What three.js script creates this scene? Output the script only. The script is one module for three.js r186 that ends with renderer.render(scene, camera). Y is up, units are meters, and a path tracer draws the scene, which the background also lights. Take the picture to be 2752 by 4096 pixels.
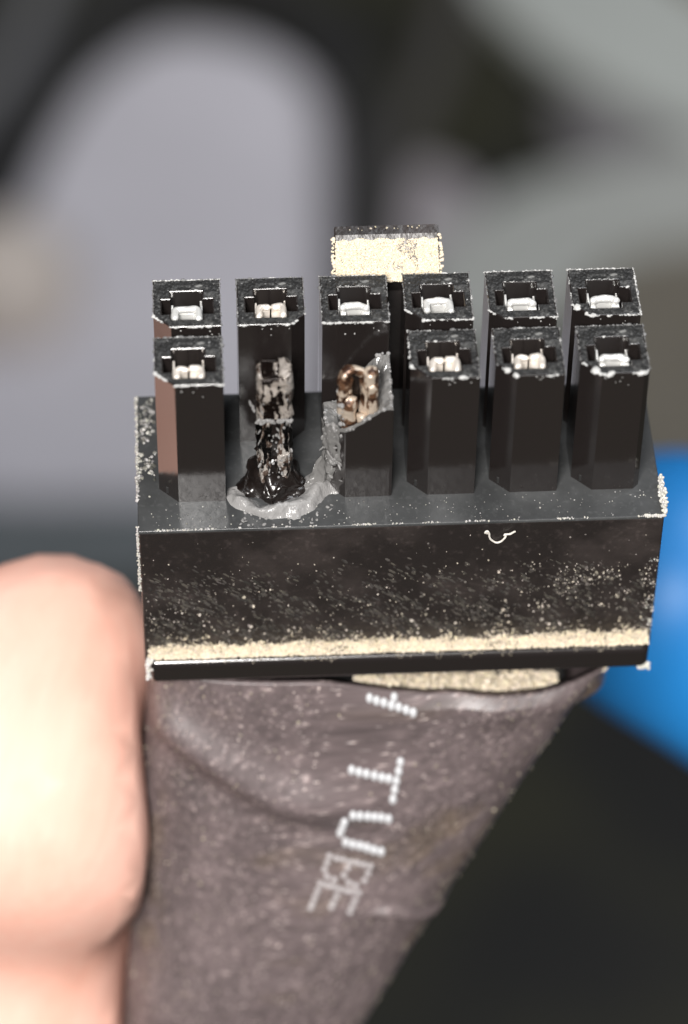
import * as THREE from 'three';
import { mergeGeometries, toCreasedNormals } from 'three/addons/utils/BufferGeometryUtils.js';
import { RectAreaLightUniformsLib } from 'three/addons/lights/RectAreaLightUniformsLib.js';
import { RoundedBoxGeometry } from 'three/addons/geometries/RoundedBoxGeometry.js';

// ------------------------------------------------------------------ camera, light, exposure
// shapes are written in millimetres and baked to metres; the connector's ledge lies 300 mm above the table
const MM = 0.001, LIFT = 0.3, RAD = Math.PI / 180;
const scene = new THREE.Scene();
scene.background = new THREE.Color().setRGB(0.03, 0.03, 0.032);
const camera = new THREE.PerspectiveCamera(17.592, 688 / 1024, 0.02, 5);
{
  const th = 46.194 * RAD, roll = -0.857 * RAD, D = 120, tx = -2.009, ty = -0.628;
  const R = new THREE.Vector3(1, 0, 0), U = new THREE.Vector3(0, Math.cos(th), -Math.sin(th)), B = new THREE.Vector3(0, Math.sin(th), Math.cos(th));
  const rc = R.clone().multiplyScalar(Math.cos(roll)).addScaledVector(U, -Math.sin(roll));
  const uc = R.clone().multiplyScalar(Math.sin(roll)).addScaledVector(U, Math.cos(roll));
  const C = R.clone().multiplyScalar(tx).addScaledVector(U, ty).addScaledVector(B, D).multiplyScalar(MM);
  C.y += LIFT;
  camera.position.copy(C);
  camera.quaternion.setFromRotationMatrix(new THREE.Matrix4().makeBasis(rc, uc, B));
  camera.focus = 0.1195;
  camera.userData.fStop = 31;
}
RectAreaLightUniformsLib.init();
function areaLight(name, at, to, w, h, color, intensity) {
  const l = new THREE.RectAreaLight(color, intensity, w, h);
  l.name = name; l.position.set(...at); l.lookAt(...to); l.castShadow = true;
  scene.add(l);
  return l;
}
areaLight('work_lamp', [-0.06, LIFT + 0.3, 0.3], [-0.01, LIFT, 0], 0.13, 0.13, new THREE.Color().setRGB(1, 0.965, 0.93), 66);
areaLight('fill_lamp', [0.5, 1.4, -0.25], [0, 0.1, -0.1], 0.6, 0.6, new THREE.Color().setRGB(0.93, 0.96, 1), 8);  // added soft fill light, no such lamp is known
const renderer = new THREE.WebGLRenderer();
renderer.toneMapping = THREE.LinearToneMapping;
renderer.toneMappingExposure = 1.0;
renderer.shadowMap.enabled = true;

// ------------------------------------------------------------------ helpers
let seed = 20250702;
const rnd = () => { seed = (seed + 0x6D2B79F5) | 0; let t = Math.imul(seed ^ (seed >>> 15), 1 | seed); t = (t + Math.imul(t ^ (t >>> 7), 61 | t)) ^ t; return ((t ^ (t >>> 14)) >>> 0) / 4294967296; };
const rr = (a, b) => a + (b - a) * rnd();
const clamp = (x, a = 0, b = 1) => Math.min(b, Math.max(a, x));
const smooth = (a, b, x) => { const t = clamp((x - a) / (b - a)); return t * t * (3 - 2 * t); };
const lerp = (a, b, t) => a + (b - a) * t;
function hash3(x, y, z) { let h = Math.imul(x, 374761393) ^ Math.imul(y, 668265263) ^ Math.imul(z, 1440662683); h = Math.imul(h ^ (h >>> 13), 1274126177); return ((h ^ (h >>> 16)) >>> 0) / 4294967296; }
function noise3(x, y, z, wrap = 0) {
  const xi = Math.floor(x), yi = Math.floor(y), zi = Math.floor(z), w = (v) => wrap ? ((v % wrap) + wrap) % wrap : v;
  const f = (t) => t * t * (3 - 2 * t), u = f(x - xi), v = f(y - yi), s = f(z - zi);
  const h = (a, b, c) => hash3(w(xi + a), w(yi + b), zi + c);
  return lerp(lerp(lerp(h(0, 0, 0), h(1, 0, 0), u), lerp(h(0, 1, 0), h(1, 1, 0), u), v), lerp(lerp(h(0, 0, 1), h(1, 0, 1), u), lerp(h(0, 1, 1), h(1, 1, 1), u), v), s);
}
function fbm(x, y, z, n = 4) { let a = 0, s = 0.5, t = 0; for (let i = 0; i < n; i++) { a += s * noise3(x, y, z + i * 17); t += s; s *= 0.5; x *= 2.03; y *= 2.03; z *= 2.03; } return a / t; }
function tile(u, v, base, n, k) { let a = 0, s = 0.5, t = 0, f = base; for (let i = 0; i < n; i++) { a += s * noise3(u * f, v * f, k + i * 31, f); t += s; s *= 0.55; f *= 2; } return a / t; }
function texture(n, fn, srgb = false) {
  const d = new Uint8Array(n * n * 4);
  for (let j = 0; j < n; j++) for (let i = 0; i < n; i++) {
    const c = fn((i + 0.5) / n, (j + 0.5) / n), o = 4 * (j * n + i);
    for (let k = 0; k < 3; k++) d[o + k] = Math.round(255 * clamp(Array.isArray(c) ? c[k] : c));
    d[o + 3] = 255;
  }
  const t = new THREE.DataTexture(d, n, n, THREE.RGBAFormat);
  t.wrapS = t.wrapT = THREE.RepeatWrapping; t.magFilter = THREE.LinearFilter; t.minFilter = THREE.LinearMipmapLinearFilter;
  if (srgb) t.colorSpace = THREE.SRGBColorSpace;
  t.needsUpdate = true;
  return t;
}
const every = (t, mm) => { const c = t.clone(); c.repeat.set(1 / mm, 1 / mm); c.needsUpdate = true; return c; };   // uv are millimetres
const lin = (r, g = r, b = r) => new THREE.Color().setRGB(r, g, b);
const taken = {};
function obj(name, geo, mat, parent = scene) {
  if (!geo.userData.baked) { geo.scale(MM, MM, MM); geo.userData.baked = true; }
  const m = new THREE.Mesh(geo, mat);
  m.name = name; m.castShadow = m.receiveShadow = true;
  if (parent === scene) { numbered(m, name); m.position.y = LIFT; }
  parent.add(m);
  return m;
}
function numbered(o, name) { const k = taken[name] = (taken[name] ?? -1) + 1; o.name = k ? `${name}_${String(k).padStart(3, '0')}` : name; }
function tag(o, label, category, group) { o.userData.label = label; o.userData.category = category; if (group) o.userData.group = group; return o; }
function stuff(o) { o.userData.kind = 'stuff'; return o; }
function boxUV(g) {                                       // uv in millimetres from the face's main axis
  g = g.index ? g.toNonIndexed() : g;
  if (!g.attributes.normal) g.computeVertexNormals();
  const p = g.attributes.position, uv = new Float32Array(p.count * 2), a = new THREE.Vector3(), b = new THREE.Vector3(), c = new THREE.Vector3();
  for (let i = 0; i < p.count; i += 3) {
    a.fromBufferAttribute(p, i); b.fromBufferAttribute(p, i + 1); c.fromBufferAttribute(p, i + 2);
    const n = b.clone().sub(a).cross(c.clone().sub(a)), x = Math.abs(n.x), y = Math.abs(n.y), z = Math.abs(n.z);
    [a, b, c].forEach((q, k) => { const [s, t] = y >= x && y >= z ? [q.x, q.z] : x >= z ? [q.z, q.y] : [q.x, q.y]; uv[2 * (i + k)] = s; uv[2 * (i + k) + 1] = t; });
  }
  g.setAttribute('uv', new THREE.BufferAttribute(uv, 2));
  return g;
}
function rbox(x0, x1, y0, y1, z0, z1, r = 0.06, seg = 3) {
  const g = new RoundedBoxGeometry(x1 - x0, y1 - y0, z1 - z0, seg, r);
  g.translate((x0 + x1) / 2, (y0 + y1) / 2, (z0 + z1) / 2);
  return boxUV(g);
}
function shapeOf(pts, holes = []) {
  const s = new THREE.Shape(pts.map((p) => new THREE.Vector2(...p)));
  for (const h of holes) s.holes.push(new THREE.Path(h.map((p) => new THREE.Vector2(...p))));
  return s;
}
// a prism standing on y0, its outline given as (x, distance back from the front)
function prism(pts, holes, y0, y1, bevel = 0.05, seg = 2, steps = 1) {
  const g = new THREE.ExtrudeGeometry(shapeOf(pts, holes), { depth: y1 - y0 - 2 * bevel, steps, bevelEnabled: bevel > 0, bevelThickness: bevel, bevelSize: bevel, bevelOffset: -bevel, bevelSegments: seg, curveSegments: 8 });
  g.translate(0, 0, y0 + bevel); g.rotateX(-Math.PI / 2);
  return g;
}
const lump = new THREE.IcosahedronGeometry(1, 0);
function lumps(list) {                                     // [x, y, z, sx, sy, sz] small grains joined into one geometry
  const out = [], e = new THREE.Euler(), m = new THREE.Matrix4(), q = new THREE.Quaternion();
  for (const [x, y, z, sx, sy = sx, sz = sx] of list) {
    e.set(rr(-0.5, 0.5), rr(-0.5, 0.5), rr(-0.5, 0.5)); q.setFromEuler(e);
    out.push(lump.clone().applyMatrix4(m.compose(new THREE.Vector3(x, y, z), q, new THREE.Vector3(sx, sy, sz))));
  }
  return mergeGeometries(out);
}
function grains(name, list, mat, parent) {                 // countless dust grains: [x, y, z, size, streak, tone]
  const im = new THREE.InstancedMesh(lump.clone().scale(MM, MM, MM), mat, list.length), m = new THREE.Matrix4(), q = new THREE.Quaternion(), c = new THREE.Color();
  list.forEach(([x, y, z, s, streak = 1, tone = 1], i) => {
    if (streak > 1) q.setFromEuler(new THREE.Euler(0, 0, -0.75 + rr(-0.25, 0.25))); else q.setFromEuler(new THREE.Euler(rr(0, 6.3), rr(0, 6.3), rr(0, 6.3)));
    m.compose(new THREE.Vector3(x * MM, y * MM, z * MM), q, new THREE.Vector3(s * rr(0.6, 1.3) * streak, s * rr(0.6, 1.3), streak > 1 ? 0.012 : s * rr(0.6, 1.3)));
    im.setMatrixAt(i, m); im.setColorAt(i, c.setRGB(tone, tone * rr(0.95, 1), tone * rr(0.86, 1)));
  });
  im.name = name; im.castShadow = im.receiveShadow = true; parent.add(im);
  return stuff(im);
}
function jitter(g, amp, f, k = 0) {
  g = g.index ? g.toNonIndexed() : g;
  const p = g.attributes.position;
  for (let i = 0; i < p.count; i++) {
    const x = p.getX(i), y = p.getY(i), z = p.getZ(i);
    p.setXYZ(i, x + amp * (2 * fbm(x * f, y * f, z * f + k, 3) - 1), y + amp * (2 * fbm(x * f + 40, y * f, z * f + k, 3) - 1), z + amp * (2 * fbm(x * f, y * f + 80, z * f + k, 3) - 1));
  }
  return toCreasedNormals(g, 1.0);
}
const blob = new THREE.SphereGeometry(1, 10, 7);
function blobs(list) {                                     // smooth melted drops joined into one geometry
  const out = [], e = new THREE.Euler(), m = new THREE.Matrix4(), q = new THREE.Quaternion();
  for (const [x, y, z, sx, sy = sx, sz = sx] of list) {
    e.set(rr(-0.7, 0.7), rr(-0.7, 0.7), rr(-0.7, 0.7)); q.setFromEuler(e);
    out.push(blob.clone().applyMatrix4(m.compose(new THREE.Vector3(x, y, z), q, new THREE.Vector3(sx, sy, sz))));
  }
  return mergeGeometries(out);
}

// ------------------------------------------------------------------ materials
const grain = texture(512, (u, v) => tile(u, v, 24, 5, 3));
const scuffs = texture(512, (u, v) => {
  let a = 0.55 * tile(u, v, 14, 5, 9) + 0.25 * tile(u, v * 0.5, 64, 2, 5);
  const s = tile(u, v, 10, 3, 77); a += s > 0.62 ? (s - 0.62) * 1.6 : 0;
  return a;
});
const smudge = texture(512, (u, v) => 0.35 + 0.65 * tile(u, v, 5, 6, 21));
const dirtMap = texture(512, (u, v) => {                   // black plastic with grey dirt
  const n = tile(u, v, 7, 6, 41), f = tile(u, v, 60, 3, 8), s = clamp((n - 0.42) * 2.2) * 0.5 + clamp((f - 0.62) * 2.5) * 0.6;
  return [0.148 + 0.17 * s, 0.132 + 0.155 * s, 0.128 + 0.15 * s];
}, true);
const ledgeMap = texture(512, (u, v) => {                  // greyer film of fine dust with grain
  const n = tile(u, v, 6, 6, 141), f = tile(u, v, 64, 3, 18), s = clamp((n - 0.3) * 1.4) * 0.6 + clamp((f - 0.6) * 2) * 0.5;
  return [0.235 + 0.17 * s, 0.24 + 0.17 * s, 0.243 + 0.17 * s];
}, true);
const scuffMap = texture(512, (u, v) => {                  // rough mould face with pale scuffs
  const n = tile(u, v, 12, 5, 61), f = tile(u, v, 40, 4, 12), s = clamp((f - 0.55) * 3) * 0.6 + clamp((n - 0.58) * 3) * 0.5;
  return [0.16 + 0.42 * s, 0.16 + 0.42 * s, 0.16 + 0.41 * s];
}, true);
const charMap = texture(512, (u, v) => {                   // tin burnt in blotches to brown and black
  const n = tile(u, v, 9, 6, 91), b = tile(u, v, 20, 4, 95), k = smooth(0.4, 0.5, n), w = smooth(0.44, 0.56, b);
  return [lerp(0.05, lerp(0.45, 0.9, w), k), lerp(0.04, lerp(0.38, 0.87, w), k), lerp(0.035, lerp(0.34, 0.84, w), k)];
}, true);
const tipMap = texture(256, (u, v) => { const k = smooth(0.44, 0.54, tile(u, v, 8, 5, 701)), w = tile(u, v, 14, 4, 705); return [lerp(0.12, 0.97, k) * lerp(0.8, 1, w), lerp(0.085, 0.95, k) * lerp(0.78, 1, w), lerp(0.07, 0.93, k) * lerp(0.76, 1, w)]; }, true);
const heatMap = texture(512, (u, v) => {                   // tin browned by heat
  const n = tile(u, v, 6, 5, 191), b = tile(u, v, 13, 4, 195), k = smooth(0.38, 0.52, n), w = smooth(0.42, 0.58, b);
  return [lerp(0.5, 0.95, k) * lerp(1, 0.55, w * (1 - k)), lerp(0.37, 0.88, k) * lerp(1, 0.5, w * (1 - k)), lerp(0.28, 0.8, k) * lerp(1, 0.5, w * (1 - k))];
}, true);
const sleeveMap = texture(1024, (u, v) => {                // dusty black tube: fine mottling, brown patches and pale specks
  const n = tile(u, v, 5, 6, 231), f = tile(u, v, 70, 4, 238), g = tile(u, v, 150, 2, 244), br = smooth(0.5, 0.72, tile(u, v, 4, 4, 251));
  const s = 0.6 * n + 0.55 * f, sp = clamp((g - 0.74) * 5) * 0.55 + clamp((f - 0.66) * 4) * 0.22;
  const a = 0.2 + 0.3 * s;
  return [a * lerp(1.05, 1.1, br) + sp, a * lerp(0.95, 0.98, br) + sp * 0.96, a * lerp(0.95, 0.88, br) + sp * 0.9];
}, true);
const skinMap = texture(512, (u, v) => { const n = tile(u, v, 6, 5, 301), f = tile(u, v, 60, 3, 305); return [0.91 + 0.05 * n, 0.665 + 0.11 * n + 0.03 * f, 0.585 + 0.13 * n + 0.03 * f]; }, true);

const S = (o) => new THREE.MeshPhysicalMaterial(o);
const M = {
  plastic: S({ color: lin(0.0175, 0.0142, 0.0135), roughness: 0.15, ior: 2.1, bumpMap: every(grain, 6), bumpScale: 0.000002 }),
  body: S({ color: lin(1), map: every(dirtMap, 12), roughness: 0.34, ior: 1.55, bumpMap: every(grain, 5), bumpScale: 0.00002 }),
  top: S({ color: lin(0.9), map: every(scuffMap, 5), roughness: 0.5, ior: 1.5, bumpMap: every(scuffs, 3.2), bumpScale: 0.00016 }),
  ledge: S({ color: lin(1), map: every(ledgeMap, 9), roughness: 0.21, ior: 1.46, bumpMap: every(grain, 5), bumpScale: 0.000004 }),
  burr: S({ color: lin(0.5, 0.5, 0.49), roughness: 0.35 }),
  burrDark: S({ color: lin(0.16, 0.16, 0.16), roughness: 0.3 }),
  tin: S({ color: lin(0.8, 0.8, 0.78), metalness: 0.4, roughness: 0.25, bumpMap: every(grain, 2), bumpScale: 0.00002 }),
  tinWarm: S({ color: lin(0.8, 0.74, 0.67), metalness: 0.4, roughness: 0.25, bumpMap: every(grain, 2), bumpScale: 0.00002 }),
  charred: S({ color: lin(1), map: ((t) => { t.repeat.set(1 / 2.2, 1 / 5.5); return t; })(charMap.clone()), metalness: 0.6, roughness: 0.27, bumpMap: every(scuffs, 2), bumpScale: 0.00008 }),
  tip: S({ color: lin(0.8, 0.77, 0.74), map: ((t) => { t.repeat.set(1 / 1.8, 1 / 4); return t; })(tipMap.clone()), metalness: 0.5, roughness: 0.26, bumpMap: every(scuffs, 2), bumpScale: 0.00006 }),
  heated: S({ color: lin(0.7, 0.7, 0.7), map: every(heatMap, 2.6), metalness: 0.4, roughness: 0.36, bumpMap: every(scuffs, 3), bumpScale: 0.00004 }),
  melt: S({ color: lin(0.27, 0.265, 0.262), roughness: 0.2, ior: 1.5, bumpMap: every(scuffs, 2.5), bumpScale: 0.00005 }),  // whitened plastic, made paler to hold the rim's lamp sheen
  meltDark: S({ color: lin(0.011, 0.008, 0.007), roughness: 0.24, ior: 1.7, bumpMap: every(smudge, 5), bumpScale: 0.00012 }),
  torn: S({ color: lin(0.16, 0.157, 0.153), roughness: 0.2, ior: 1.6, bumpMap: every(smudge, 3), bumpScale: 0.0001 }),
  dust: S({ color: lin(0.72, 0.65, 0.53), roughness: 1 }),
  speck: S({ color: lin(0.4, 0.365, 0.33), roughness: 0.8 }),
  lint: S({ color: lin(0.75, 0.72, 0.66), roughness: 0.8 }),
  sleeve: S({ color: lin(1.0, 0.97, 0.98), map: every(sleeveMap, 13), roughness: 0.42, ior: 1.65, bumpMap: every(sleeveMap, 13), bumpScale: 0.00006 }),
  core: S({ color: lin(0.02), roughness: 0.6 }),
  ink: S({ color: lin(0.62, 0.63, 0.65), roughness: 0.3 }),
  inkFaint: S({ color: lin(0.5, 0.475, 0.48), roughness: 0.35 }),
  skin: S({ color: lin(1), map: every(skinMap, 22), roughness: 0.5, sheen: 0.3, sheenRoughness: 0.6 }),
};

// ------------------------------------------------------------------ background: a dark bench top and what lies on it, far out of focus
function slab(name, pts, y0, y1, m, label, category) {      // pts (x, z) in millimetres, heights above the table
  const c = new THREE.CatmullRomCurve3(pts.map(([x, z]) => new THREE.Vector3(x, -z, 0)), true, 'catmullrom', 0.35).getPoints(60).slice(0, -1);
  const b = Math.min(1.2, (y1 - y0) * 0.3);
  const g = new THREE.ExtrudeGeometry(new THREE.Shape(c.map((p) => new THREE.Vector2(p.x, p.y))), { depth: y1 - y0 - 2 * b, bevelThickness: b, bevelSize: b, bevelSegments: 2 });
  g.rotateX(-Math.PI / 2); g.translate(0, y0 + b, 0);
  const o = obj(name, g, m); o.position.y = 0;
  return tag(o, label, category);
}
const cloudy = texture(256, (u, v) => { const n = tile(u, v, 4, 5, 400); return [0.9 + 0.1 * n, 0.9 + 0.1 * n, 0.9 + 0.1 * n]; }, true);
const benchMap = texture(512, (u, v) => { const n = tile(u, v, 3, 5, 410), o = smooth(0.45, 0.7, tile(u, v, 3, 3, 420)); return [0.055 + 0.04 * n + 0.09 * o, 0.055 + 0.04 * n + 0.088 * o, 0.05 + 0.04 * n + 0.03 * o]; }, true);
{
  const g = boxUV(new THREE.BoxGeometry(1200, 20, 1200)); g.translate(0, -10, -200);
  const t = obj('bench_top', g, S({ color: lin(1), map: every(benchMap, 160), roughness: 0.7 })); t.position.y = 0;
  t.userData.kind = 'structure';
}
const bg = (r, g, b) => S({ color: lin(r, g, b), map: every(cloudy, 60), roughness: 0.75 });
slab('grey_board', [[-85, -290], [-80, -341], [-60, -353], [-54, -374], [-48, -391], [-36.4, -404], [-21.7, -402.5], [-11.5, -394], [-6.6, -382.7], [-5.1, -359.7], [-5.4, -331.3], [-6.1, -308], [-6.5, -290]], 0, 4, bg(0.72, 0.7, 0.76), 'light lavender grey board with a rounded end lying behind the connector', 'board');
slab('grey_strap', [[22, -426], [54, -427], [74, -399.7], [72, -370], [55, -383], [44.5, -391.7], [33, -403]], 0, 6, bg(0.58, 0.61, 0.58), 'pale grey green strap crossing the upper corner behind the brown block', 'strap');
slab('grey_strap', [[76, -376], [64, -373.3], [45, -368.1], [27.7, -360.5], [17.5, -349.8], [12.1, -340.6], [10.5, -325], [28.3, -325], [44, -345], [62.5, -350.8], [76, -354]], 0, 6, bg(0.5, 0.515, 0.49), 'curved grey green strap lying behind the two end sockets', 'strap');
slab('added_dim_mat', [[-95, -293], [-3, -293], [-2, -276], [-30, -270], [-95, -266]], 0, 2, bg(0.17, 0.19, 0.2), 'dim teal grey mat added to soften the near edge of the grey board', 'mat');  // added in-between tone where the board darkens towards the hand
slab('mauve_pad', [[4, -358], [6, -367], [12, -370], [18, -366], [20, -358], [16, -349], [9, -346], [5, -351]], 0, 3, bg(0.42, 0.385, 0.41), 'small mauve grey pad between the board and the straps', 'pad');
slab('mauve_pad', [[36, -388], [50, -389], [74, -374], [74, -366], [55, -371], [39, -376]], 0, 2.5, bg(0.2, 0.19, 0.2), 'dim mauve grey pad wedged between the two grey green straps', 'pad');
slab('taupe_block', [[40, -342], [72, -348.5], [72, -288], [42, -288]], 0, 3.5, bg(0.2, 0.18, 0.145), 'taupe brown block beside the end of the connector', 'block');
{
  const g = new THREE.LatheGeometry([[0, 0], [12.6, 0], [13, 1.6], [12.4, 7], [10, 11.6], [5.4, 14.4], [0, 15.2]].map((p) => new THREE.Vector2(...p)), 40);
  g.translate(-60, 4, -331);
  const o = obj('beige_knob', g, bg(0.75, 0.67, 0.61)); o.position.y = 0;
  tag(o, 'pale beige round knob standing on the light grey board', 'knob');
}
function cable(pts, r, m, label) {
  const c = new THREE.CatmullRomCurve3(pts.map(([x, y, z]) => new THREE.Vector3(x, y, z)));
  const o = obj('cable', new THREE.TubeGeometry(c, 90, r, 16, false), m); o.position.y = 0;
  tag(o, label, 'cable');
}
cable([[-110, 4, -300], [-84, 7, -335], [-66, 8, -362], [-58, 8, -385], [-50, 8, -402], [-36, 8, -416], [-20, 8, -414], [-8, 8, -401], [-2.5, 8, -382], [-1, 8, -355], [-1.5, 8, -300], [-4, 5, -250]], 4.5, bg(0.03, 0.03, 0.032), 'black cable looping round the rounded end of the grey board');
cable([[-130, 3.2, -330], [-90, 3.2, -360], [-70, 3.2, -385], [-60, 3.2, -420], [-50, 3.2, -470]], 3.2, bg(0.2, 0.2, 0.21), 'dim grey cable outside the black cable loop');
cable([[20, 3.6, -440], [14, 3.6, -400], [8, 3.6, -378], [4, 3.6, -350], [6, 3.6, -300]], 3.6, bg(0.08, 0.075, 0.07), 'dark brown cable between the grey board and the straps');
slab('brown_block', [[56, -424], [90, -424], [90, -404], [66, -404]], 0, 5, bg(0.22, 0.16, 0.09), 'small ochre brown block beyond the pale strap', 'block');
{                                                         // a thick blue tube rising from the bench beside the connector
  const c = new THREE.CatmullRomCurve3([[14.6, -36, -28.6], [20, -39, -27], [30, -48, -26], [42, -66, -28], [52, -110, -34], [56, -200, -40], [56, -300, -44]].map((p) => new THREE.Vector3(...p)));
  const tube = new THREE.TubeGeometry(c, 80, 7, 28, false), cap = new THREE.SphereGeometry(7, 28, 16); cap.translate(14.6, -36, -28.6);
  tag(obj('blue_tube', mergeGeometries([tube, cap]), S({ color: lin(0.02, 0.25, 0.68), roughness: 0.45 })), 'bright blue thick tube with a rounded end beside the connector', 'tube');
}

// ------------------------------------------------------------------ the burnt power connector
const conn = new THREE.Group();
conn.name = 'power_connector'; conn.position.y = LIFT; conn.rotation.y = 3.586 * RAD; scene.add(conn);
tag(conn, 'dusty black twelve socket power connector with two melted sockets and a printed black sleeve', 'connector');
const H = 5.85, W = 1.2, DP = 2.456, RP = 3.004, ZF = 1.41, ZB = -5.55, XL = -9.48, XR = 9.5;

obj('housing', rbox(XL, XR, -7.3, -0.1, ZB, ZF, 0.09), M.body, conn);
obj('ledge', rbox(XL - 0.012, XR + 0.012, -0.16, 0, ZB - 0.012, ZF + 0.012, 0.06), M.ledge, conn);
obj('bottom_lip', rbox(XL + 0.12, XR - 0.1, -7.62, -6.4, ZB + 0.3, ZF + 0.7, 0.32, 6), M.plastic, conn);

// latch behind the back row: a hooked lever on a hinge block
{
  const prof = [[-5.85, 5.25], [-7.0, 6.44], [-7.35, 6.55], [-7.5, 4.4], [-7.1, -4.8], [-6.4, -5.2], [-6.3, 4.3]];
  const s = new THREE.Shape(prof.map(([z, y]) => new THREE.Vector2(-z, y)));
  const g = new THREE.ExtrudeGeometry(s, { depth: 3.68, bevelThickness: 0.06, bevelSize: 0.05, bevelOffset: -0.05, bevelSegments: 2 });
  g.rotateY(Math.PI / 2); g.translate(-2.02, 0, 0);       // (x, y, z) -> (z, y, -x)
  const hinge = rbox(-1.6, 1.3, -4.4, -2.6, -6.6, ZB + 0.05, 0.05);
  for (const a of ['uv', 'normal', 'position']) if (!g.attributes[a] || !hinge.attributes[a]) throw new Error(a);
  const latch = obj('latch', mergeGeometries([g.toNonIndexed ? (g.index ? g.toNonIndexed() : g) : g, hinge]), M.body, conn);
  const d = [];
  for (let i = 0; i < 16000; i++) {
    const u = rnd(), v = rnd(), x = lerp(-2.05, 1.68, u), top = 0.93 - 0.1 * noise3(u * 14, 3, 1) - (u > 0.9 ? 0.03 : 0);
    const w = v * top, worn = fbm(u * 7, w * 4, 5, 3), gap = u > 0.55 && u < 0.8 && worn > 0.53 && w > 0.25;
    if (gap && rnd() < 0.75) continue;
    const y = lerp(5.2, 6.44, w), z = lerp(-5.8, -7.0, w), k = rr(-0.02, 0.09);
    d.push([x, y + 0.7 * k, z + 0.7 * k, 0.014 + 0.032 * rnd() ** 2, 1, rr(0.9, 1.25)]);
  }
  for (let i = 0; i < 70; i++) { const e = rnd(), side = rnd() < 0.5; d.push([side ? -2.1 + rr(-0.1, 0.02) : 1.74 + rr(-0.04, 0.12), lerp(5.2, 6.4, e), lerp(-5.8, -7, e), rr(0.04, 0.08)]); }
  for (let i = 0; i < 12; i++) d.push([rr(-2.0, 1.66), 6.55 + rr(0, 0.03), rr(-7.3, -7.1), rr(0.025, 0.05), 1, 0.7]);
  grains('latch_dust', d, M.dust, latch);
}

// sockets
function outline(l, r) { const p = []; if (l) p.push([-W, l], [-W + l, 0]); else p.push([-W, 0]); if (r) p.push([W - r, 0], [W, r]); else p.push([W, 0]); p.push([W, DP], [-W, DP]); return p; }
const hole = [[-0.58, 0.38], [0.58, 0.38], [0.58, 0.68], [0.93, 0.68], [0.93, 1.45], [0.58, 1.45], [0.58, 1.86], [-0.58, 1.86], [-0.58, 1.45], [-0.9, 1.45], [-0.9, 0.68], [-0.58, 0.68]];
function along(list, a, b, keep, s0, s1, y, out = 0) {      // frayed burr grains and painted highlights along an edge a-b given as (x, back)
  const len = Math.hypot(b[0] - a[0], b[1] - a[1]), n = Math.ceil(len / 0.05), k = rr(0, 99), nx = (b[1] - a[1]) / len, nz = -(b[0] - a[0]) / len;
  for (let i = 0; i <= n; i++) {
    if (noise3(i * 0.22, k, 0.5) > keep) continue;
    const t = (i + rr(-0.3, 0.3)) / n, s = lerp(s0 * 0.55, s1, rnd() ** 2) * (rnd() < 0.07 ? 1.9 : 1), o = out + rr(-0.02, 0.02);
    list.push([lerp(a[0], b[0], t) + nx * o, y + rr(-0.02, 0.015), -(lerp(a[1], b[1], t)) - nz * o, s * (Math.abs(nz) > 0.5 ? 1.7 : 1), s * 0.9, s * (Math.abs(nx) > 0.5 ? 1.7 : 1)]);
  }
}
function terminal(parent, kind, k) {                      // bent tin sheet: an arch open to the front, with side leaves behind it
  const w = 0.53, t = 0.2, f = 0.4 + rr(-0.03, 0.03), b = f + rr(0.58, 0.7), parts = [];
  if (kind === 'seam') {
    for (const s of [-1, 1]) {
      const g = prism(s < 0 ? [[-w, f], [-w + t, f], [-w + t, b - t - 0.05], [-0.035, b - t], [-0.035, b], [-w + 0.16, b], [-w, b - 0.18]] : [[0.035, b - t - 0.22], [w - 0.3, f + 0.02], [w, f - 0.02], [w + 0.02, b - 0.22], [w - 0.16, b], [0.035, b]], [], 0.4, H - 0.1 - rr(0, 0.08), 0.06, 3, 6);
      parts.push(g);
    }
  } else {
    const low = kind === 'low' ? b - 0.42 : f;
    parts.push(prism([[-w, low], [-w + t, low], [-w + t, b - t], [w - t - 0.1, b - t], [w - t - 0.1, low], [w, low], [w, b - 0.14], [w - 0.14, b], [-w + 0.14, b], [-w, b - 0.14]], [], 0.4, H - 0.1 - rr(0, 0.08), 0.05, 3, 6));
  }
  const lip = (pts, y, r) => { const c = new THREE.CatmullRomCurve3(pts.map(([x, q]) => new THREE.Vector3(x, y + rr(-0.02, 0.02), -q)), false, 'catmullrom', 0.3), t = new THREE.TubeGeometry(c, 30, r, 12, false); for (const e of [0, 1]) { const b2 = new THREE.SphereGeometry(r, 12, 8), p = c.getPoint(e); b2.translate(p.x, p.y, p.z); parts.push(b2.toNonIndexed()); } parts.push(t.toNonIndexed()); };
  if (kind === 'seam') { lip([[-0.43, f + 0.1], [-0.42, b - 0.2], [-0.3, b - 0.1], [-0.12, b - 0.12]], H - 0.07, 0.13); lip([[0.42, f + 0.06], [0.42, b - 0.22], [0.32, b - 0.1], [0.13, b - 0.12]], H - 0.04, 0.14); }
  else if (kind === 'arch') lip([[-0.42, f + 0.12], [-0.42, b - 0.2], [-0.3, b - 0.1], [0.28, b - 0.1], [0.41, b - 0.22], [0.42, f + 0.06]], H - 0.06, 0.135);
  else lip([[-0.42, b - 0.22], [-0.34, b - 0.13], [0.2, b - 0.14], [0.4, b - 0.26]], H - 0.06, 0.14);
  for (const s of [-1, 1]) parts.push(prism([[s * 0.52 - 0.04, b + 0.02], [s * 0.52 + 0.04, b + 0.02], [s * 0.52 + 0.04, 1.66], [s * 0.52 - 0.04, 1.66]], [], 0.6, H - 0.3 - rr(0, 0.2), 0.02, 2, 6));
  const g = mergeGeometries(parts.map((p) => jitter(p, 0.04, 3.2, k)));
  return obj('terminal', g, kind === 'seam' ? M.tinWarm : M.tin, parent);
}
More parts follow.
